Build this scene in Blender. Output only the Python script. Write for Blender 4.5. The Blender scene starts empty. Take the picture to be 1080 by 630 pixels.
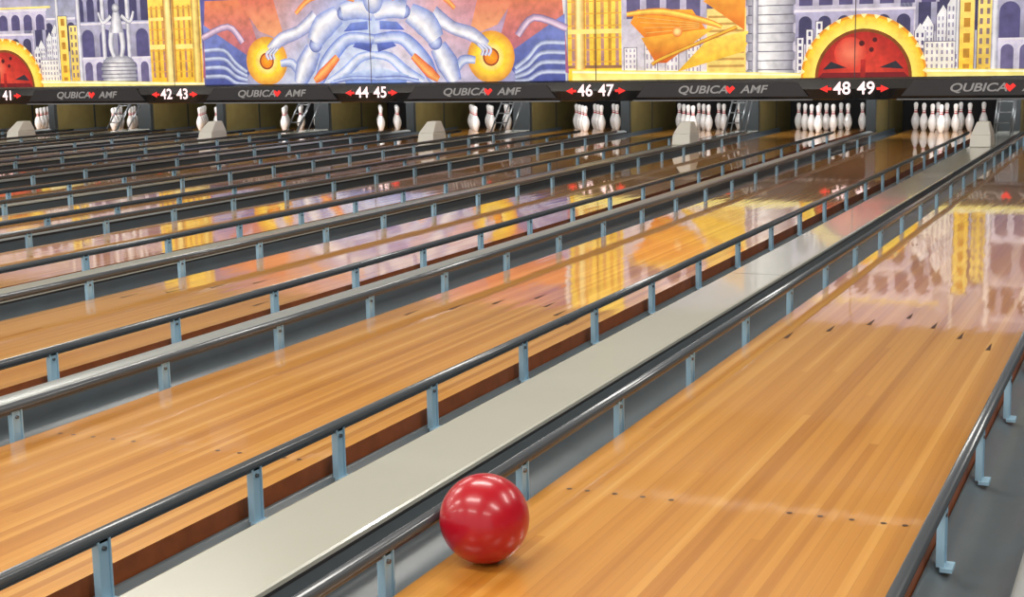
import bpy, bmesh, math, random
import numpy as np
from mathutils import Vector, Matrix
random.seed(7)
LW=1.054; GW=0.235
# ---------------------------------------------------------------- camera calibration (least squares)
def axes(p,t,r):
    sp,cp,st,ct=math.sin(p),math.cos(p),math.sin(t),math.cos(t)
    f=np.array([-st*cp,ct*cp,-sp]); r0=np.array([ct,st,0.]); u0=np.cross(r0,f)
    R=math.cos(r)*r0-math.sin(r)*u0; U=math.sin(r)*r0+math.cos(r)*u0
    return f,R,U
def proj(q,X,Y,Z):
    h,p,t,r,f,cx,cy=q[:7]
    F,R,U=axes(p,t,r); d=np.array([X-cx,Y-cy,Z-h]); z=d@F
    return 540+f*(d@R)/z, 315-f*(d@U)/z, z
def res(q):
    h,p,t,r,f,cx,cy,Ym,zm,e,P,zr=q
    o=[]
    def line(X,Z,pts,w=1.0):
        a=proj(q,X,1.0,Z); b=proj(q,X,14.0,Z)
        dx,dy=b[0]-a[0],b[1]-a[1]; L=math.hypot(dx,dy)
        for (x,y) in pts: o.append(w*((x-a[0])*dy-(y-a[1])*dx)/L/3)
    xs49=[998,743,520,317,130]; xs48=[871,635,421,225,54]
    for k in range(5):
        a=proj(q,-e-LW/2-k*P,18.72,0); o.append((a[0]-xs49[k])/4); o.append((a[1]-(138-.5*k))/2)
        a=proj(q,-P+e+LW/2-k*P,18.72,0); o.append((a[0]-xs48[k])/4); o.append((a[1]-(137.7-.5*k))/2)
    for k,(x,y) in enumerate([(901,92),(632,94),(392,95.5),(182,97.5),(8,100)]):
        a=proj(q,-P/2-k*P,Ym,zm); o.append((a[0]-x)/2); o.append((a[1]-y)/2)
    line(e,0,[(430,625),(657,457)])
    line(-e-LW,0,[(0,468),(172,410),(392,333)])
    line(-e+.04,zr,[(0,610),(355,455),(555,362),(690,292),(781,250)])
    line(e+LW+.03,zr,[(945,625),(1015,480),(1077,345)])
    F,R,U=axes(p,t,r)
    bz=0.108
    d=F+R*((511-540)/f)-U*((547-315)/f); s=(bz-h)/d[2]
    o.append((f*.108/s-48.7)/1.0)
    o.append((e-.35)/.03); o.append((P-3.48)/.05); o.append((cy+1.8)/.3); o.append((zr-.11)/.02)
    o.append((h-1.21)/.1)
    return np.array(o)
q=np.array([1.21,math.radians(9.4),math.radians(23.4),math.radians(.95),1585.,1.83,-1.8,16.2,.64,.35,3.48,.11])
lam=1e-2; c=res(q)
for it in range(60):
    J=np.zeros((len(c),len(q)))
    for i in range(len(q)):
        d=max(1e-5,abs(q[i])*1e-5); qq=q.copy(); qq[i]+=d; J[:,i]=(res(qq)-c)/d
    H=J.T@J; g=J.T@c
    st=np.linalg.solve(H+lam*np.diag(np.diag(H)+1e-9),-g)
    c2=res(q+st)
    if c2@c2<c@c: q=q+st; c=c2; lam*=.4
    else: lam*=4
def gp(x,y,z=0.):
    F,R,U=axes(*q[1:4]); d=F+R*((x-540)/q[4])-U*((y-315)/q[4]); s=(z-q[0])/d[2]
    return (round(float(q[5]+d[0]*s),3),round(float(q[6]+d[1]*s),3))
H0,PI,TH,RO,FL,CX,CY,YM,ZM,E,P,ZR=[float(v) for v in q]
D2=P-2*LW-2*E
def yon(X,Z,px):   # distance down the lane of a point on the rail line
    a,b_=.2,17.
    for _ in range(50):
        m=(a+b_)/2
        if proj(q,X,m,Z)[0]<px: a=m
        else: b_=m
    return (a+b_)/2
# ---------------------------------------------------------------- helpers
def lin(c):
    c=[v/255. for v in c]
    return tuple((v/12.92 if v<=.04045 else ((v+.055)/1.055)**2.4) for v in c)+(1.,)
def mat(name,col,rough=.5,metal=0.,coat=0.,cr=.05,em=None,es=0.,noise=0.,nscale=8.):
    m=bpy.data.materials.new(name); m.use_nodes=True; nt=m.node_tree; b=nt.nodes['Principled BSDF']
    b.inputs['Base Color'].default_value=lin(col); b.inputs['Roughness'].default_value=rough; b.inputs['Metallic'].default_value=metal
    b.inputs['Coat Weight'].default_value=coat; b.inputs['Coat Roughness'].default_value=cr
    if em: b.inputs['Emission Color'].default_value=lin(em); b.inputs['Emission Strength'].default_value=es
    if noise>0:
        tc=nt.nodes.new('ShaderNodeTexCoord'); n=nt.nodes.new('ShaderNodeTexNoise'); n.inputs['Scale'].default_value=nscale; n.inputs['Detail'].default_value=4
        mp=nt.nodes.new('ShaderNodeMapRange'); mp.inputs['To Min'].default_value=1-noise; mp.inputs['To Max'].default_value=1+noise
        mx=nt.nodes.new('ShaderNodeVectorMath'); mx.operation='SCALE'; mx.inputs[0].default_value=lin(col)[:3]
        nt.links.new(tc.outputs['Object'],n.inputs['Vector']); nt.links.new(n.outputs['Fac'],mp.inputs['Value'])
        nt.links.new(mp.outputs['Result'],mx.inputs['Scale']); nt.links.new(mx.outputs['Vector'],b.inputs['Base Color'])
    return m
def wood(name,cols,side=False):
    m=bpy.data.materials.new(name); m.use_nodes=True; nt=m.node_tree; N=nt.nodes; L=nt.links; b=N['Principled BSDF']
    tc=N.new('ShaderNodeTexCoord'); sp=N.new('ShaderNodeSeparateXYZ'); L.new(tc.outputs['Object'],sp.inputs[0]); oi=N.new('ShaderNodeObjectInfo')
    def M(op,a,bb=None,c=None):
        n=N.new('ShaderNodeMath'); n.operation=op
        for i,v in enumerate((a,bb,c)):
            if v is None: continue
            if isinstance(v,(int,float)): n.inputs[i].default_value=v
            else: L.new(v,n.inputs[i])
        return n.outputs[0]
    xb=M('DIVIDE',sp.outputs['X'],LW/39); xb=M('ADD',xb,.5)
    bi=M('FLOOR',xb); fr=M('FRACT',xb)
    off=M('MULTIPLY',oi.outputs['Random'],91.)
    w1=N.new('ShaderNodeTexWhiteNoise'); w1.noise_dimensions='1D'; L.new(M('ADD',bi,off),w1.inputs['W'])
    seg=M('FLOOR',M('ADD',M('DIVIDE',sp.outputs['Y'],9.5),M('MULTIPLY',w1.outputs['Value'],7.)))
    cv=N.new('ShaderNodeCombineXYZ'); L.new(bi,cv.inputs[0]); L.new(seg,cv.inputs[1]); L.new(off,cv.inputs[2])
    w2=N.new('ShaderNodeTexWhiteNoise'); w2.noise_dimensions='3D'; L.new(cv.outputs[0],w2.inputs['Vector'])
    mp=N.new('ShaderNodeMapping'); mp.inputs['Scale'].default_value=(60,1.0,1); L.new(tc.outputs['Object'],mp.inputs['Vector'])
    no=N.new('ShaderNodeTexNoise'); no.inputs['Scale'].default_value=1.; no.inputs['Detail'].default_value=5; L.new(mp.outputs[0],no.inputs['Vector'])
    mp3=N.new('ShaderNodeMapping'); mp3.inputs['Scale'].default_value=(13,.1,1); L.new(tc.outputs['Object'],mp3.inputs['Vector'])
    n3=N.new('ShaderNodeTexNoise'); n3.inputs['Scale'].default_value=1.; n3.inputs['Detail'].default_value=1; L.new(mp3.outputs[0],n3.inputs['Vector'])
    fac=M('ADD',M('MULTIPLY',w2.outputs['Value'],.46),M('MULTIPLY',M('SUBTRACT',no.outputs['Fac'],.5),.45)); fac=M('ADD',fac,M('MULTIPLY',M('SUBTRACT',n3.outputs['Fac'],.5),.7)); fac=M('ADD',fac,.27)
    rp=N.new('ShaderNodeValToRGB'); cr=rp.color_ramp; cr.elements[0].position=0; cr.elements[0].color=lin(cols[0]); cr.elements[1].position=1; cr.elements[1].color=lin(cols[-1])
    for i in range(1,len(cols)-1):
        e=cr.elements.new(i/(len(cols)-1)); e.color=lin(cols[i])
    L.new(fac,rp.inputs[0])
    edge=M('LESS_THAN',fr,.05); k=M('SUBTRACT',1.,M('MULTIPLY',edge,.2))
    sc=N.new('ShaderNodeVectorMath'); sc.operation='SCALE'; L.new(rp.outputs[0],sc.inputs[0]); L.new(k,sc.inputs['Scale'])
    L.new(sc.outputs[0],b.inputs['Base Color'])
    b.inputs['Roughness'].default_value=.35; b.inputs['Specular IOR Level'].default_value=.3
    b.inputs['Coat Weight'].default_value=1.; b.inputs['Coat Roughness'].default_value=.035; b.inputs['Coat IOR'].default_value=1.75
    n2=N.new('ShaderNodeTexNoise'); n2.inputs['Scale'].default_value=1.; mp2=N.new('ShaderNodeMapping'); mp2.inputs['Scale'].default_value=(18,2,1)
    L.new(tc.outputs['Object'],mp2.inputs['Vector']); L.new(mp2.outputs[0],n2.inputs['Vector'])
    bp=N.new('ShaderNodeBump'); bp.inputs['Strength'].default_value=.13; bp.inputs['Distance'].default_value=.004; L.new(n2.outputs['Fac'],bp.inputs['Height'])
    L.new(bp.outputs[0],b.inputs['Coat Normal'])
    return m
class MB:
    def __init__(s): s.v=[]; s.f=[]; s.m=[]; s.sm=[]
    def quad(s,pts,mi=0,sm=False):
        i=len(s.v); s.v+= [tuple(p) for p in pts]; s.f.append(tuple(range(i,i+len(pts)))); s.m.append(mi); s.sm.append(sm)
    def box(s,x0,x1,y0,y1,z0,z1,mi=0,top=None):
        t=top or (x0,x1,y0,y1); i=len(s.v)
        s.v+=[(x0,y0,z0),(x1,y0,z0),(x1,y1,z0),(x0,y1,z0),(t[0],t[2],z1),(t[1],t[2],z1),(t[1],t[3],z1),(t[0],t[3],z1)]
        for f in [(3,2,1,0),(4,5,6,7),(0,1,5,4),(1,2,6,5),(2,3,7,6),(3,0,4,7)]:
            s.f.append(tuple(i+a for a in f)); s.m.append(mi); s.sm.append(False)
    def extr(s,prof,y0,y1,mi=0,closed=False,sm=True,caps=False):
        i=len(s.v); n=len(prof)
        s.v+=[(x,y0,z) for x,z in prof]+[(x,y1,z) for x,z in prof]
        for a in range(n if closed else n-1):
            b=(a+1)%n; s.f.append((i+a,i+b,i+n+b,i+n+a)); s.m.append(mi); s.sm.append(sm)
        if caps:
            s.f.append(tuple(i+a for a in range(n))); s.m.append(mi); s.sm.append(False)
            s.f.append(tuple(i+n+a for a in reversed(range(n)))); s.m.append(mi); s.sm.append(False)
    def tube(s,p0,p1,r,mi=0,n=10):
        p0=Vector(p0);p1=Vector(p1);d=(p1-p0).normalized(); a=d.orthogonal().normalized(); b=d.cross(a); i=len(s.v)
        for p in (p0,p1):
            for k in range(n):
                t=2*math.pi*k/n; s.v.append(tuple(p+a*math.cos(t)*r+b*math.sin(t)*r))
        for k in range(n):
            k2=(k+1)%n; s.f.append((i+k,i+k2,i+n+k2,i+n+k)); s.m.append(mi); s.sm.append(True)
        s.f.append(tuple(i+k for k in reversed(range(n)))); s.m.append(mi); s.sm.append(False)
        s.f.append(tuple(i+n+k for k in range(n))); s.m.append(mi); s.sm.append(False)
    def mesh(s,name,mats,fixn=True):
        me=bpy.data.meshes.new(name); me.from_pydata(s.v,[],s.f)
        for m in mats: me.materials.append(m)
        me.polygons.foreach_set('material_index',s.m); me.polygons.foreach_set('use_smooth',s.sm); me.update()
        if fixn:
            bm=bmesh.new(); bm.from_mesh(me); bmesh.ops.recalc_face_normals(bm,faces=bm.faces); bm.to_mesh(me); bm.free()
        return me
def obj(name,me,loc=(0,0,0),parent=None,rot=None,bevel=0):
    o=bpy.data.objects.new(name,me); bpy.context.scene.collection.objects.link(o); o.location=loc
    if rot: o.rotation_euler=rot
    if parent: o.parent=parent
    if bevel:
        b=o.modifiers.new('bevel','BEVEL'); b.width=bevel; b.segments=3
    return o
# ---------------------------------------------------------------- materials
m_wood=wood('lane_maple',[(160,98,28),(190,128,46),(206,146,62),(226,176,96)])
m_woodside=mat('lane_side_wood',(140,74,34),.5,noise=.45,nscale=14)
m_mark=mat('lane_marks',(60,34,20),.4)
m_gut=mat('gutter_grey',(82,92,98),.3,noise=.12)
m_rail=mat('rail_slate',(70,77,84),.28,coat=.6,cr=.12)
m_post=mat('post_steel_blue',(150,186,208),.35)
m_cap=mat('cap_light_grey',(176,179,169),.24,coat=.6,cr=.05,noise=.04,nscale=3)
m_capedge=mat('cap_edge_dark',(46,46,48),.4)
m_cap2=mat('divider_steel',(150,156,156),.3,metal=.2)
m_white=mat('hood_white',(222,220,210),.45)
m_pin=mat('pin_white',(240,240,238),.2,coat=.5)
m_pinred=mat('pin_red',(190,20,30),.3)
m_dark=mat('pit_dark',(16,15,16),.8)
m_olive=mat('kickback_olive',(104,94,52),.6,noise=.3,nscale=5)
m_kfront=mat('kickback_front',(40,46,48),.5)
m_fblack=mat('fascia_black',(16,16,18),.25,coat=.5)
m_fgrey=mat('fascia_grey',(52,52,56),.4)
m_fline=mat('fascia_trim',(130,132,136),.4)
m_txt=mat('text_light',(250,230,230),.5,em=(255,222,222),es=1.)
m_txtg=mat('text_grey',(160,160,160),.5,em=(150,150,150),es=.25)
m_red=mat('sign_red',(225,40,35),.5,em=(235,45,40),es=.9)
m_ball=mat('ball_red',(172,5,32),.3,coat=.35,cr=.13,noise=.08,nscale=9)
m_chrome=mat('pipe_steel',(112,116,118),.35,metal=.7)
# ---------------------------------------------------------------- layout
lanes=[]
for k in range(-1,7):
    lanes.append(-k*P-E-LW/2); lanes.append(-k*P-P+E+LW/2)
lanes=sorted(lanes)
LEND=19.3
b=MB(); w=LW/2
b.quad([(-w,0,0),(w,0,0),(w,LEND,0),(-w,LEND,0)],0)
for sx in (-w,w): b.quad([(sx,0,0),(sx,LEND,0),(sx,LEND,-.1),(sx,0,-.1)],1)
b.quad([(-w,0,-.1),(w,0,-.1),(w,0,0),(-w,0,0)],1); b.quad([(-w,LEND,-.1),(w,LEND,-.1),(w,LEND,0),(-w,LEND,0)],1)
b.quad([(-w,0,-.1),(w,0,-.1),(w,LEND,-.1),(-w,LEND,-.1)],1)
bd=LW/39; zz=.0008
for i in range(7):
    off=(i-3); x=off*5*bd; y=4.55-abs(off)*.2
    b.quad([(x-.010,y-.15,zz),(x+.010,y-.15,zz),(x,y,zz)],2)
def dot(x,y,r=.0085):
    b.quad([(x+r*math.cos(t*math.pi/4),y+r*math.sin(t*math.pi/4),zz) for t in range(8)],2)
for s in (-1,1):
    for n in (3,5,8,11,14): dot(s*(w-n*bd+bd/2),1.5)
lane_me=b.mesh('bowling_lane',[m_wood,m_woodside,m_mark])
# pins
prof=[(0,2.031),(.12,2.25),(.75,2.828),(2.25,3.906),(3.375,4.51),(4.5,4.766),(5.2,4.72),(5.875,4.563),(7.25,3.703),(8.0,3.05),(8.625,2.472),(9.375,1.965),(9.65,1.87),(10,1.797),(10.3,1.8),(10.6,1.84),(10.875,1.87),(11.75,2.094),(12.625,2.406),(13.5,2.547),(14.1,2.38),(14.6,1.85),(14.9,1.1),(15,.0)]
b=MB(); n=16
for row in range(4):
    for j in range(row+1):
        px=(j-row/2)*.3048; py=18.29+row*.264; base=len(b.v)
        for (z,d) in prof:
            for k in range(n):
                t=2*math.pi*k/n; b.v.append((px+d*.0127*math.cos(t),py+d*.0127*math.sin(t),z*.0254+.001))
        for a in range(len(prof)-1):
            red=1 if (9.3<prof[a][0]<9.9 or 10.55<prof[a][0]<10.8) else 0
            for k in range(n):
                k2=(k+1)%n; b.f.append((base+a*n+k,base+a*n+k2,base+(a+1)*n+k2,base+(a+1)*n+k)); b.m.append(red); b.sm.append(True)
        b.f.append(tuple(base+k for k in range(n))); b.m.append(0); b.sm.append(False)
pin_me=b.mesh('bowling_pins',[m_pin,m_pinred])
def gutter_mesh(sign):
    b=MB(); pr=[]
    for i in range(15):
        t=math.pi*i/14
        z=-.02-.075*math.sin(t)**.8
        if t<1.2: z=min(z,-.055)
        pr.append((sign*(.004+(GW-.008)*(1-math.cos(t))/2), z))
    pr=pr+[(sign*(GW-.002),.02)]
    b.extr(pr,0.,19.2,0); lo=[(x,z-.006) for x,z in pr]; b.extr(lo,0.,19.2,0)
    return b.mesh('gutter',[m_gut],False)
gm={-1:gutter_mesh(-1),1:gutter_mesh(1)}
XR49=-E+.035
pb=yon(XR49,.05,456)
PY=[pb-.78*4+.78*k for k in range(24) if .1<pb-.78*4+.78*k<16.5]
PY49=[yon(XR49,.04,108),yon(XR49,.04,269),yon(XR49,.05,357)]+[y for y in PY if y>pb-.1]
def rail_mesh(sign,PY=PY):
    b=MB(); pr=[]; cx=sign*.035; cz=ZR
    for i in range(14):
        t=2*math.pi*i/14; c,s_=math.cos(t),math.sin(t)
        pr.append((cx+.0155*math.copysign(abs(c)**.75,c),cz+.0145*math.copysign(abs(s_)**.75,s_)))
    b.extr(pr,.02,16.6,0,closed=True,caps=True)
    b.extr([(cx-.005,cz-.013),(cx-.005,cz-.021),(cx+.005,cz-.021),(cx+.005,cz-.013)],.02,16.6,0,sm=False)
    for y in PY:
        b.box(cx-.005,cx+.005,y-.018,y+.018,-.06,cz-.013,1)
        b.box(cx-.010,cx+.010,y-.023,y-.018,-.06,cz-.013,1)
        b.box(cx-.010,cx+.010,y+.018,y+.023,-.06,cz-.013,1)
        b.tube((cx-.012,y,cz-.035),(cx+.012,y,cz-.035),.006,0,8)
        b.box(min(cx,cx+sign*.03),max(cx,cx+sign*.03),y-.03,y+.03,-.07,-.06,1)
    return b.mesh('bumper_rail',[m_rail,m_post])
rm={-1:rail_mesh(-1),1:rail_mesh(1)}; rm49=rail_mesh(1,PY49)
for x in lanes:
    obj('bowling_lane',lane_me,(x,0,0)); obj('bowling_pins',pin_me,(x,0,0))
    for s in (-1,1):
        is49=(s==1 and abs(x-(-E-LW/2))<.01)
        obj('gutter',gm[s],(x+s*LW/2,0,0)); obj('bumper_rail',rm49 if is49 else rm[s],(x+s*LW/2,0,0))
# divisions
hw1=E-GW; b=MB()
zc=.045; CE=17.93
b.box(-hw1,hw1,0,CE,-.1,zc-.012,1)
pr=[(-hw1-.004,zc-.014),(-hw1-.004,zc-.003),(-hw1+.004,zc),(hw1-.004,zc),(hw1+.004,zc-.003),(hw1+.004,zc-.014)]
b.extr(pr,0,CE,0,sm=False)
for y in (5.2,8.4,11.6): b.box(-hw1-.002,hw1+.002,y,y+.003,zc-.006,zc+.0005,1)
cap_me=b.mesh('ball_return_cap',[m_cap,m_capedge])
hw2=D2/2-GW; b=MB()
b.box(-hw2,hw2,0,17.6,-.1,.035,1)
pr=[(-hw2,.035)]+[(-hw2*math.cos(math.pi*i/10),.035+.025*math.sin(math.pi*i/10)) for i in range(1,10)]+[(hw2,.035)]
b.extr(pr,0,17.6,0)
div_me=b.mesh('lane_divider',[m_cap2,m_capedge])
# hood
b=MB(); b.box(-.115,.115,-.2,.2,0,.13,0,(-.108,.108,-.17,.19)); b.box(-.108,.108,-.17,.19,.13,.27,0,(-.065,.065,.0,.16))
hood_me=b.mesh('ball_return_hood',[m_white])
# frame
b=MB()
for x in (-.1,.1):
    b.tube((x,-.3,.0),(x,.2,.52),.012); b.tube((x,.0,.0),(x,.5,.52),.010)
for t in (.25,.5,.75): b.tube((-.1,-.3+.5*t,.52*t),(.1,-.3+.5*t,.52*t),.008)
fr_me=b.mesh('ball_lift_frame',[m_chrome])
def kick(hw,y0):
    b=MB()
    b.box(-hw+.006,hw-.006,y0,19.9,-.1,.85,0); b.box(-hw,hw,y0-.02,y0+.06,-.09,.85,1)
    b.box(-hw+.002,hw-.002,y0+1.0,y0+1.04,-.09,.84,1)
    # bracket arm carrying the fascia
    b.box(-.04,.04,YM+.2,y0-.02,.72,.80,1)
    return b.mesh('kickback',[m_olive,m_kfront])
k1,k2=kick(hw1-.005,18.0),kick(hw2-.002,17.72)
HY=gp(1032,153,.08)[1]+.33
for k in range(-1,8):
    obj('ball_return_cap',cap_me,(-k*P,0,0)); obj('ball_return_hood',hood_me,(-k*P,HY,zc+.001),bevel=.012)
    obj('ball_lift_frame',fr_me,(-k*P,17.4,zc+.01))
    obj('kickback',k1,(-k*P,0,0))
for k in range(-1,7):
    obj('lane_divider',div_me,(-k*P-P/2,0,0)); obj('kickback',k2,(-k*P-P/2,0,0))
XL,XR=-7*P-1.6,P+1.6
b=MB(); b.box(XL,XR,19.95,20.,-.15,2.,0); obj('pit_curtain',b.mesh('pit_curtain',[m_dark]))
b=MB(); b.box(XL,XR,YM+.9,19.9,.9,.95,0); obj('pinsetter_deck',b.mesh('pinsetter_deck',[m_dark]))
# room
m_floor=wood('approach_wood',[(190,140,80),(210,165,105),(222,180,120)])
m_sub=mat('subfloor',(40,38,36),.8); m_ceil=mat('ceiling_paint',(160,158,152),.9,noise=.05); m_wall=mat('wall_paint',(146,140,130),.9,noise=.05)
b=MB(); b.box(XL-2,XR+4,0,22,-.35,-.15,0); obj('floor',b.mesh('floor',[m_sub]))
b=MB(); b.box(XL-2,XR+4,-8,-.01,-.35,0,0); obj('floor_approach',b.mesh('floor_approach',[m_floor]))
b=MB(); b.box(XL-2,XR+4,-8,22,3.7,3.9,0); obj('ceiling',b.mesh('ceiling',[m_ceil]))
b=MB(); b.box(XL-2.2,XL-2,-8,22,-.35,3.9,0); obj('wall_left',b.mesh('wall_left',[m_wall]))
b=MB(); b.box(XR+4,XR+4.2,-8,22,-.35,3.9,0); obj('wall_right',b.mesh('wall_right',[m_wall]))
b=MB(); b.box(XL-2,XR+4,YM+.12,YM+.22,2.35,3.7,0); obj('wall_back',b.mesh('wall_back',[m_wall]))
# ---------------------------------------------------------------- fascia
def zat(x,y):
    F,R,U=axes(PI,TH,RO); d=F+R*((x-540)/FL)-U*((y-315)/FL); s=(YM-CY)/d[1]; return H0+d[2]*s, CX+d[0]*s
ZB=(zat(1000,83)[0]+zat(100,89)[0])/2; ZL=(zat(1000,103)[0]+zat(100,107)[0])/2-.03
b=MB()
YB=YM+.2
prf=[(YB,ZB-.001),(YM+.0,ZB-.001),(YM-.03,ZB-.02),(YM-.05,(ZB+ZL)/2),(YM-.02,ZL+.01),(YM+.0,ZL),(YB,ZL)]
i=len(b.v)
for x in (XL,XR): b.v+=[(x,y,z) for y,z in prf]
for a in range(len(prf)-1): b.f.append((i+a,i+a+1,i+7+a+1,i+7+a)); b.m.append(0); b.sm.append(False)
yf=YM-.056; zc0=(ZB+ZL)/2; hh=(ZB-ZL)/2
for k in range(-1,7):
    xc=-k*P-P/2
    xm=xc+P/2
    b.box(xm-1.15,xm+1.15,yf-.004,yf+.02,zc0-hh*.66,zc0+hh*.66,1,(xm-1.0,xm+1.0,yf-.004,yf+.02))
    b.box(xm-1.2,xm+1.2,yf,yf+.03,ZL-.004,ZL+.012,2)
fas=obj('lane_number_fascia',b.mesh('lane_number_fascia',[m_fblack,m_fgrey,m_fline]))
def text(s,size,x,z,m,shear=0,sx=1.,off=.02):
    cu=bpy.data.curves.new('t','FONT'); cu.body=s; cu.size=size; cu.align_x='CENTER'; cu.align_y='CENTER'; cu.shear=shear; cu.offset=size*off
    o=bpy.data.objects.new('t',cu); bpy.context.scene.collection.objects.link(o)
    dg=bpy.context.evaluated_depsgraph_get(); me=bpy.data.meshes.new_from_object(o.evaluated_get(dg)); bpy.data.objects.remove(o)
    me.materials.clear(); me.materials.append(m)
    o=obj('lettering',me,(x,yf-.009,z),parent=fas,rot=(math.pi/2,0,0)); o.scale=(sx,1,1); return o
for k in range(-1,7):
    xc=-k*P-P/2; n1=48-2*k
    text(str(n1),.22,xc-.15,zc0+.0,m_txt,off=.015); text(str(n1+1),.22,xc+.15,zc0+.0,m_txt,off=.015)
    b=MB()
    for s in (-1,1):
        x=xc+s*.38
        b.quad([(x-s*.05,yf-.009,zc0+.045),(x+s*.05,yf-.009,zc0),(x-s*.05,yf-.009,zc0-.045)],0)
        b.quad([(x-s*.1,yf-.009,zc0+.016),(x-s*.05,yf-.009,zc0+.016),(x-s*.05,yf-.009,zc0-.016),(x-s*.1,yf-.009,zc0-.016)],0)
    obj('arrows',b.mesh('arrows',[m_red],False),parent=fas)
for k in range(-1,8):
    xm=-k*P
    text('QUBICA',.14,xm-.24,zc0,m_txtg,.25,1.3); text('AMF',.14,xm+.44,zc0,m_txtg,.25,1.25)
    b=MB(); x=xm+.13; b.quad([(x,yf-.009,zc0-.05),(x+.07,yf-.009,zc0+.02),(x+.035,yf-.009,zc0+.052),(x,yf-.009,zc0+.02),(x-.035,yf-.009,zc0+.052),(x-.07,yf-.009,zc0+.02)],0)
    obj('logo_mark',b.mesh('logo_mark',[m_red],False),parent=fas)
# ---------------------------------------------------------------- mural
ZT=2.35
class Mur:
    def __init__(s): s.v=[];s.f=[];s.c=[];s.l=0;s.x=0
    def add(s,pts,cols,faces=None):
        i=len(s.v); s.l+=1; y=YM-.002-s.l*.0001
        for (x,z),c in zip(pts,cols):
            s.v.append((s.x+x,y,min(max(z+ZB,ZB),ZT))); s.c.append(lin(c))
        if faces is None: faces=[tuple(range(len(pts)))]
        s.f+=[tuple(i+a for a in f) for f in faces]
    def poly(s,pts,c,c2=None):
        if c2 is None: s.add(pts,[c]*len(pts)); return
        zs=[p[1] for p in pts]; a,b=min(zs),max(zs)
        s.add(pts,[tuple(c[j]+(c2[j]-c[j])*(p[1]-a)/(b-a+1e-6) for j in range(3)) for p in pts])
    def rect(s,x0,z0,x1,z1,c,c2=None): s.poly([(x0,z0),(x1,z0),(x1,z1),(x0,z1)],c,c2)
    def cyl(s,x0,z0,x1,z1,ce,cm):
        xs=[x0,x0+.35*(x1-x0),x1]; pts=[(x,z0) for x in xs]+[(x,z1) for x in xs]
        s.add(pts,[ce,cm,ce]*2,[(0,1,4,3),(1,2,5,4)])
    def disc(s,cx,cz,r,cc,cr,a0=0,a1=360,rz=None,n=32):
        rz=rz or r; pts=[(cx,cz)]+[(cx+r*math.cos(math.radians(a0+(a1-a0)*i/n)),cz+rz*math.sin(math.radians(a0+(a1-a0)*i/n))) for i in range(n+1)]
        s.add(pts,[cc]+[cr]*(n+1),[(0,i+1,i+2) for i in range(n)])
    def ring(s,cx,cz,r0,r1,c0,c1,a0=0,a1=360,n=32):
        pts=[];cols=[]
        for i in range(n+1):
            t=math.radians(a0+(a1-a0)*i/n)
            for r,c in ((r0,c0),(r1,c1)): pts.append((cx+r*math.cos(t),cz+r*math.sin(t))); cols.append(c)
        s.add(pts,cols,[(2*i,2*i+1,2*i+3,2*i+2) for i in range(n)])
    def limb(s,path,ws,ce,cm,sub=4):
        n=len(path)
        if not isinstance(ws,(list,tuple)): ws=[ws]*n
        if n>2:
            P_=[path[0]]+list(path)+[path[-1]]; W_=[ws[0]]+list(ws)+[ws[-1]]; np_=[];nw=[]
            for i in range(1,n):
                for k in range(sub):
                    t=k/sub; f=lambda a,b,c,d:.5*((2*b)+(-a+c)*t+(2*a-5*b+4*c-d)*t*t+(-a+3*b-3*c+d)*t**3)
                    np_.append((f(*[P_[i-1+j][0] for j in range(4)]),f(*[P_[i-1+j][1] for j in range(4)]))); nw.append(W_[i]+(W_[i+1]-W_[i])*t)
            np_.append(path[-1]); nw.append(ws[-1]); path,ws=np_,nw; n=len(path)
        pts=[];cols=[]
        for i in range(n):
            a=path[max(i-1,0)]; b=path[min(i+1,n-1)]; dx,dz=b[0]-a[0],b[1]-a[1]; L=math.hypot(dx,dz) or 1; nx,nz=-dz/L,dx/L
            w=ws[i]
            for k,c in ((-1,ce),(.3,cm),(1,ce)): pts.append((path[i][0]+nx*w*k,path[i][1]+nz*w*k)); cols.append(c)
        s.add(pts,cols,[f for i in range(n-1) for f in ((3*i,3*i+1,3*i+4,3*i+3),(3*i+1,3*i+2,3*i+5,3*i+4))])
    def tower(s,x0,x1,z0,z1,c,c2,wc,nc,nr,cap=None):
        s.rect(x0-.01,z0,x1+.01,z1+.01,(96,88,116)); s.rect(x0,z0,x1,z1,c,c2)
        w=(x1-x0)/nc; h=(z1-z0)/nr
        for i in range(nc):
            for j in range(nr): s.rect(x0+w*(i+.28),z0+h*(j+.2),x0+w*(i+.72),z0+h*(j+.8),wc)
        if cap: s.poly([(x0,z1),(x1,z1),((x0+x1)/2,z1+cap)],c2)
    def arches(s,x0,x1,z0,z1,n,c,hole):
        s.rect(x0,z0,x1,z1,c,tuple(min(255,v+35) for v in c)); w=(x1-x0)/n; r=w*.34
        for i in range(n):
            cx=x0+w*(i+.5); s.rect(cx-r,z0,cx+r,z1-r*1.6,hole); s.disc(cx,z1-r*1.6,r,hole,hole,0,180,n=10)
        s.rect(x0-.02,z1,x1+.02,z1+.03,(232,226,236))
    def stack(s,x0,x1,z0,z1,n,ce,cm):
        h=(z1-z0)/n
        for i in range(n):
            q_=.03 if i%2 else 0.; s.cyl(x0+q_,z0+h*i,x1-q_,z0+h*(i+1)-.012,ce,cm); s.rect(x0+.02,z0+h*(i+1)-.012,x1-.02,z0+h*(i+1),(90,86,104))
M=Mur()
GOLD=(248,200,44); DG=(190,136,44); LG=(252,234,134); SIL=(236,236,238); DS=(134,136,154); DP=(84,78,118)
HB=(64,62,98); AC=(144,142,166)
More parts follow.
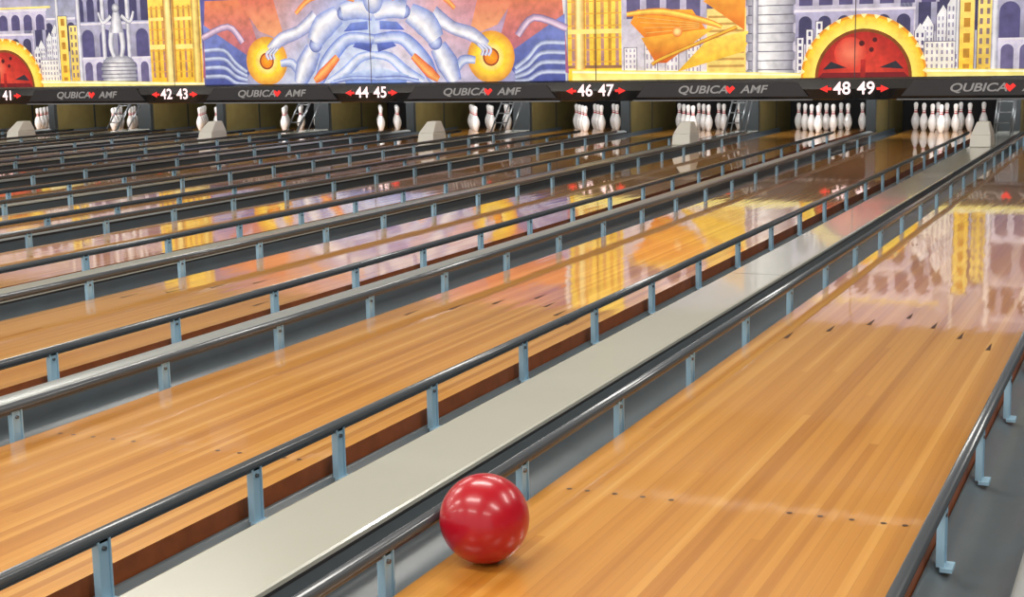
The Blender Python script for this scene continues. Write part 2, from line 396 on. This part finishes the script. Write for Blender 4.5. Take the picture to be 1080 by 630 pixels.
def period(x0):
    M.x=x0; M.l=0
    M.rect(-.9,0,13.02,1.7,(214,212,218),(146,150,180))
    M.l=5
    M.arches(.5,1.6,.55,1.05,5,AC,HB)
    for i,(a,c_) in enumerate([(.80,SIL),(.98,LG),(1.1,SIL)]): M.tower(a,a+.14,0,.62+.12*i,(222,220,224),SIL,(146,142,164),3,9,.12)
    M.tower(.84,1.2,0,.42,(240,234,214),(250,246,235),(160,152,172),6,5)
    M.cyl(1.2,.3,1.27,1.6,DS,SIL)
    M.tower(1.25,1.42,0,1.1,GOLD,LG,DG,1,6); M.tower(1.46,1.62,0,.95,(226,184,70),LG,(140,120,120),2,8)
    M.arches(1.65,3.05,.45,.95,4,AC,(86,82,128)); M.arches(1.7,3.0,0,.42,6,(184,180,200),(104,98,138))
    M.arches(1.6,3.05,1.0,1.4,7,(136,134,164),(68,66,106))
    for i in range(3): M.cyl(1.62+i*.48,0,1.70+i*.48,1.5,(150,150,170),(244,244,250))
    M.stack(2.05,2.75,0.02,.36,6,DS,SIL); M.disc(2.4,.36,.3,SIL,DS,0,180,rz=.12)
    for dx in (-.13,.1):
        M.limb([(2.4+dx*.6,.45),(2.4+dx,.62),(2.4+dx*.8,.82),(2.4+dx*.3,.98)],[.04,.05,.055,.04],DS,(250,250,255))
    M.limb([(2.4,.82),(2.4,1.0),(2.4,1.15)],[.13,.1,.05],DS,(250,250,255)); M.disc(2.4,1.2,.07,SIL,DS)
    for s in (-1,1): M.limb([(2.4+s*.1,1.08),(2.4+s*.26,.98),(2.4+s*.34,1.14)],[.035,.035,.02],DS,(250,250,255))
    M.rect(3.02,0,3.98,1.7,(242,194,52),(250,220,96))
    for i in range(9):
        M.rect(3.06+i*.1,.12,3.10+i*.1,1.2,DG if i%2 else (176,124,120),(206,150,70))
    for j in range(7): M.rect(3.02,.2+j*.16,3.98,.215+j*.16,(226,176,60))
    M.rect(3.02,.55,3.98,.62,LG); M.rect(3.02,.98,3.98,1.03,LG); M.cyl(3.3,0,3.5,1.6,(190,120,30),(255,244,160)); M.cyl(3.82,0,3.96,1.6,(170,120,60),(255,232,130))
    # ---- robots panel
    M.l=5
    M.add([(3.98,0),(5.4,0),(6.96,0),(8.5,0),(9.9,0),(3.98,1.6),(5.4,1.6),(6.96,1.6),(8.5,1.6),(9.9,1.6)],
          [(96,100,160),(190,196,220),(218,228,244),(190,184,210),(90,108,180),(80,88,168),(206,136,116),(160,182,230),(212,116,106),(110,84,146)],
          [(0,1,6,5),(1,2,7,6),(2,3,8,7),(3,4,9,8)])
    c=6.96
    for s in (-1,1):
        f=lambda x,z:(c+s*x,z)
        for i in range(9):
            a=.25+i*.28; M.poly([f(.15,1.35),f(a+.5,1.7),f(a+.62,1.7)],[(255,206,120),(176,190,236),(230,156,150)][i%3])
        M.poly([f(3.,.1),f(1.9,.35),f(2.2,1.25),f(2.9,1.25)],(160,96,140),(226,130,84))
        M.poly([f(2.95,.0),f(2.3,.0),f(2.0,.32),f(2.95,.9)],(72,84,155),(126,140,206))
        M.poly([f(1.5,.62),f(1.95,.78),f(2.35,1.3),f(1.7,1.3)],(236,170,120),(216,110,90))
        for i in range(4): M.limb([f(2.95,.12+i*.13),f(2.6,.12+i*.13),f(2.4,.02+i*.1),f(2.2,.0+i*.06)],.035,(96,106,160),(206,218,244))
        M.limb([f(2.98,.7),f(2.5,.86),f(2.25,.62)],.05,(120,100,150),(240,214,234))
        gx=1.84
        M.ring(c+s*gx,.34,.2,.36,(255,220,60),(226,150,60)); M.disc(c+s*gx,.34,.22,(255,255,200),(255,212,30)); M.disc(c+s*gx,.34,.1,(250,180,30),(240,130,30)); M.ring(c+s*gx,.34,.1,.125,(150,70,30),(150,70,30))
        # forearm and hand reaching the glowing ring
        M.limb([f(1.78,.5),f(1.55,.66),f(1.25,.76),f(.95,.96)],[.07,.1,.09,.12],(120,130,186),(252,252,255))
        for i in range(3): M.limb([f(1.74-i*.05,.52),f(1.84-i*.06,.44),f(1.8-i*.05,.36)],.022,(120,130,186),(240,242,255))
        M.limb([f(1.6,.3),f(1.4,.3),f(1.25,.1)],[.05,.07,.05],(110,130,194),(230,238,255))
        # raised shoulder, thigh and knee in white armour with dark joint gaps
        M.limb([f(1.28,.0),f(1.16,.26),f(1.02,.5)],[.1,.17,.13],(110,132,200),(252,253,255))
        M.disc(c+s*.98,.56,.11,(210,222,250),(92,108,176))
        M.limb([f(1.0,.6),f(.84,.82),f(.58,.98)],[.13,.19,.14],(124,146,208),(254,254,255))
        M.disc(c+s*.5,1.0,.1,(200,214,246),(92,108,176))
        M.limb([f(.52,1.02),f(.26,1.06),f(.0,1.0)],[.13,.15,.12],(124,146,208),(252,253,255))
        M.limb([f(.96,.0),f(.82,.26),f(.62,.5),f(.4,.64),f(.0,.62)],[.07,.12,.11,.09,.07],(96,124,204),(224,234,252))
        M.limb([f(1.02,.04),f(.88,.14),f(.62,.38)],[.04,.08,.05],(214,86,50),(255,184,104))
        M.limb([f(.78,.02),f(.5,.16),f(.25,.36),f(0,.4)],[.05,.08,.07,.05],(124,152,218),(236,243,255))
        M.poly([f(.1,.22),f(.55,.1),f(.5,.0),f(.0,.0),f(0,.2)],(116,148,220),(214,226,248))
        M.poly([f(.06,.44),f(.36,.52),f(.3,.58),f(.04,.56)],(70,84,160),(96,116,196))
        M.poly([f(.1,.76),f(.5,.74),f(.38,.86),f(.1,.88)],(84,104,186),(130,152,220))
        M.limb([f(.7,.02),f(.4,.07),f(.0,.06)],.03,(84,102,180),(190,208,248))
        M.limb([f(.3,1.2),f(.65,1.28),f(1.05,1.22),f(1.3,1.02)],[.05,.05,.04,.03],(220,110,60),(255,196,110))
    M.disc(c,1.18,.16,(250,250,255),(130,150,208),rz=.2)
    # ---- gold block + ship
    M.l=5
    M.rect(9.86,0,10.72,1.7,(244,198,48),(251,226,104))
    for i in range(8): M.rect(9.9+i*.105,.16,9.945+i*.105,1.3,[DG,(176,130,140)][i%2],(222,166,70))
    for j in range(7): M.rect(9.86,.24+j*.16,10.72,.255+j*.16,(226,176,60))
    M.rect(9.86,.16,10.72,.2,(150,110,80)); M.cyl(10.05,0,10.2,1.6,(200,132,30),(255,246,170)); M.rect(9.86,.62,10.72,.68,LG)
    M.cyl(9.86,0,9.95,1.7,DS,SIL)
    M.rect(10.72,0,12.5,1.7,(222,216,222),(164,160,186))
    M.arches(10.75,12.4,.8,1.2,6,(176,170,194),(100,94,134))
    for i in range(6): M.tower(10.76+i*.29,10.93+i*.29,0,.42+.1*((i*3)%4),(232,226,228),(248,244,240),(168,158,180),3,6,.06 if i%2 else None)
    M.rect(11.9,0,12.42,.9,(240,210,110),(250,226,136))
    for i in range(9): M.rect(11.92,.06+i*.09,12.4,.09+i*.09,(200,156,80))
    M.poly([(10.85,.75),(11.15,.45),(11.9,.62),(11.7,.9),(10.95,.92)],(224,110,30),(255,176,50))
    M.poly([(11.0,.55),(11.2,.22),(11.35,.22),(12.0,.66)],(210,90,24),(250,196,66))
    for i in range(4): M.limb([(10.95+i*.04,.82-i*.07),(11.8,.72-i*.02)],.008,(190,80,24),(255,220,110))
    M.limb([(10.8,.86),(11.3,.88),(11.9,.74),(12.1,.66)],[.03,.05,.04,.02],(220,110,30),(255,232,100))
    M.poly([(11.5,.1),(12.4,.35),(12.5,.62),(11.9,.5)],(240,186,40),(255,226,100))
    M.limb([(11.15,.2),(11.35,.3),(12.3,.66)],.025,(170,80,24),(255,206,70))
    M.poly([(11.85,1.0),(12.4,.62),(12.42,1.3)],(228,120,40),(250,190,70))
    M.disc(11.5,.62,.07,(255,240,160),(230,120,30))
    M.stack(12.42,13.06,0,1.5,13,(134,132,150),(250,250,250))
    M.cyl(12.5,0,12.58,1.5,(120,116,140),SIL)
    # ---- dome surroundings
    M.l=5; M.x=x0+13.92
    M.rect(-.9,0,-.0,1.7,(220,216,222),(166,162,190)); M.rect(0,0,.62,1.7,(220,216,222),(166,162,190))
    M.arches(-.86,.6,.42,.82,6,(146,142,172),HB); M.arches(-.86,.9,.9,1.2,7,(180,174,196),(86,80,124)); M.rect(-.9,1.24,1.,1.27,LG)
    for i in range(3): M.tower(-.84+i*.12,-.76+i*.12,0,.5+.1*i,SIL,SIL,DP,1,6)
    M.tower(.62,.74,0,.55,SIL,SIL,DP,2,6,.1)
    M.l=330
    M.poly([(-3.9,.0),(-.7,.0),(-.7,.06),(-3.9,.15)],(255,242,150),(250,228,90)); M.poly([(-3.9,.1),(-.7,.03),(-.7,.05),(-3.9,.13)],(255,255,210))
    M.poly([(.7,.0),(3.9,.0),(3.9,.04),(.7,.1)],(255,242,150),(250,228,90)); M.poly([(.7,.06),(3.9,.01),(3.9,.03),(.7,.09)],(255,255,220))
    M.disc(0,0.0,.78,GOLD,(232,156,40),0,180); M.ring(0,.0,.60,.75,(255,238,110),(248,196,40),0,180)
    for i in range(15):
        a=math.radians(6+i*12); M.poly([(.73*math.cos(a),.73*math.sin(a)),(.78*math.cos(a+.05),.78*math.sin(a+.05)),(.78*math.cos(a-.05),.78*math.sin(a-.05))],(255,246,170))
    M.ring(0,.0,.56,.60,(130,70,20),(130,70,20),0,180)
    M.disc(0,.0,.56,(226,72,52),(178,36,30),0,180); M.disc(-.16,.3,.2,(244,130,100),(218,66,48))
    for (a,b2,r) in ((-.02,.42,.035),(.1,.34,.03),(.14,.46,.03)): M.disc(a,b2,r,(60,10,20),(90,16,20))
    M.poly([(-.56,0),(.56,0),(.5,.06),(-.5,.06)],(120,20,30))
    M.poly([(-.5,.1),(-.2,.12),(-.4,.2)],(40,40,50)); M.poly([(.5,.1),(.2,.12),(.4,.2)],(40,40,50))
    M.rect(-.03,0,.03,.22,(150,30,30),(190,40,36))
for k in range(-1,2): period(-P/2-4*P*k-4*P)
M.x=0
for k in range(-1,7):
    M.l=400; M.rect(-k*P-P/2-.006,0,-k*P-P/2+.006,2,(70,60,60))
me=bpy.data.meshes.new('mural')
vs=[(min(max(v[0],XL),XR),v[1],v[2]) for v in M.v]
me.from_pydata(vs,[],M.f); ca=me.color_attributes.new('Col','FLOAT_COLOR','POINT')
ca.data.foreach_set('color',np.array(M.c,dtype=np.float32).ravel())
mm=bpy.data.materials.new('mural_print_glow'); mm.use_nodes=True; nt=mm.node_tree; bs=nt.nodes['Principled BSDF']; at=nt.nodes.new('ShaderNodeAttribute'); at.attribute_name='Col'
tc=nt.nodes.new('ShaderNodeTexCoord'); nz=nt.nodes.new('ShaderNodeTexNoise'); nz.inputs['Scale'].default_value=9; nz.inputs['Detail'].default_value=6
mr=nt.nodes.new('ShaderNodeMapRange'); mr.inputs['From Min'].default_value=.3; mr.inputs['From Max'].default_value=.7; mr.inputs['To Min'].default_value=.74; mr.inputs['To Max'].default_value=1.08
sc=nt.nodes.new('ShaderNodeVectorMath'); sc.operation='SCALE'
nt.links.new(tc.outputs['Object'],nz.inputs['Vector']); nt.links.new(nz.outputs['Fac'],mr.inputs['Value']); nt.links.new(at.outputs['Color'],sc.inputs[0]); nt.links.new(mr.outputs['Result'],sc.inputs['Scale'])
nt.links.new(sc.outputs[0],bs.inputs['Base Color']); nt.links.new(sc.outputs[0],bs.inputs['Emission Color']); bs.inputs['Emission Strength'].default_value=.52; bs.inputs['Roughness'].default_value=.6  # print emits its own colours, standing in for light falling on the mural
me.materials.append(mm)
b=MB(); b.box(XL,XR,YM,YM+.1,ZB,ZT,0)
mb=obj('mural_panel',b.mesh('mural_board',[m_kfront])); obj('print',me,parent=mb)
# ---------------------------------------------------------------- ball
bx,by=gp(511,547,.108)
bm=bmesh.new(); bmesh.ops.create_uvsphere(bm,u_segments=64,v_segments=40,radius=.108)
me=bpy.data.meshes.new('bowling_ball')
for f in bm.faces: f.smooth=True
bm.to_mesh(me); bm.free(); me.materials.append(m_ball); me.materials.append(m_dark)
ball=obj('bowling_ball',me,(bx,by,.108))
b=MB()
for (u,v) in ((-.02,.03),(.02,.03),(0,-.03)):
    d=Vector((u*1.,.09,v+.03)).normalized(); b.tube(d*.07,d*.12,.012 if v>0 else .015,0,20)
hc=obj('finger_hole_cutter',b.mesh('cut',[m_dark])); hc.location=(bx,by,.108)
md=ball.modifiers.new('holes','BOOLEAN'); md.object=hc; md.operation='DIFFERENCE'; md.solver='EXACT'
bpy.context.view_layer.update(); dg=bpy.context.evaluated_depsgraph_get(); nm=bpy.data.meshes.new_from_object(ball.evaluated_get(dg)); ball.modifiers.clear(); ball.data=nm; bpy.data.objects.remove(hc)
# ---------------------------------------------------------------- lights
def area(name,loc,sx,sy,e,col=(1,.965,.9),rot=(0,0,0)):
    l=bpy.data.lights.new(name,'AREA'); l.shape='RECTANGLE'; l.size=sx; l.size_y=sy; l.energy=e; l.color=col
    o=bpy.data.objects.new(name,l); bpy.context.scene.collection.objects.link(o); o.location=loc; o.rotation_euler=rot
for y in (-4.5,-1.,2.6,6.4):
    for i in range(7):
        area('ceiling_light',(4.-i*4.6,y,3.66),2.4,.5,92)
# unseen wash lamps and housings, added to brighten mural, hoods and far lanes
b=MB(); b.box(-2.0,2.0,-.08,0,-.12,.12,0); b.box(-1.5,-1.46,-.06,-.02,.1,.299,0); b.box(1.46,1.5,-.06,-.02,.1,.299,0)
fx=b.mesh('wash_housing_mesh',[m_wall])
for i in range(7):
    x=3.-i*4.6
    obj('added_wash_housing',fx,(x,12.46,3.4)); area('added_wash_light',(x,12.48,3.4),3.8,.22,85,(1,.98,.95),(math.radians(58),0,0))
area('pindeck_light',((XL+XR)/2,YM+.75,.86),XR-XL,.1,400,(1,.97,.97),(math.radians(55),0,0))
w=bpy.data.worlds.new('w'); bpy.context.scene.world=w; w.use_nodes=True; w.node_tree.nodes['Background'].inputs[0].default_value=(.97,.95,.95,1); w.node_tree.nodes['Background'].inputs[1].default_value=.8
# ---------------------------------------------------------------- camera
F,R,U=axes(PI,TH,RO)
cam=bpy.data.cameras.new('camera'); co=bpy.data.objects.new('camera',cam); bpy.context.scene.collection.objects.link(co)
mx=Matrix(((R[0],U[0],-F[0],CX),(R[1],U[1],-F[1],CY),(R[2],U[2],-F[2],H0),(0,0,0,1))); co.matrix_world=mx
cam.sensor_width=36; cam.lens=FL/1080*36; cam.clip_start=.02
bpy.context.scene.camera=co
bpy.context.scene.view_settings.view_transform='Standard'
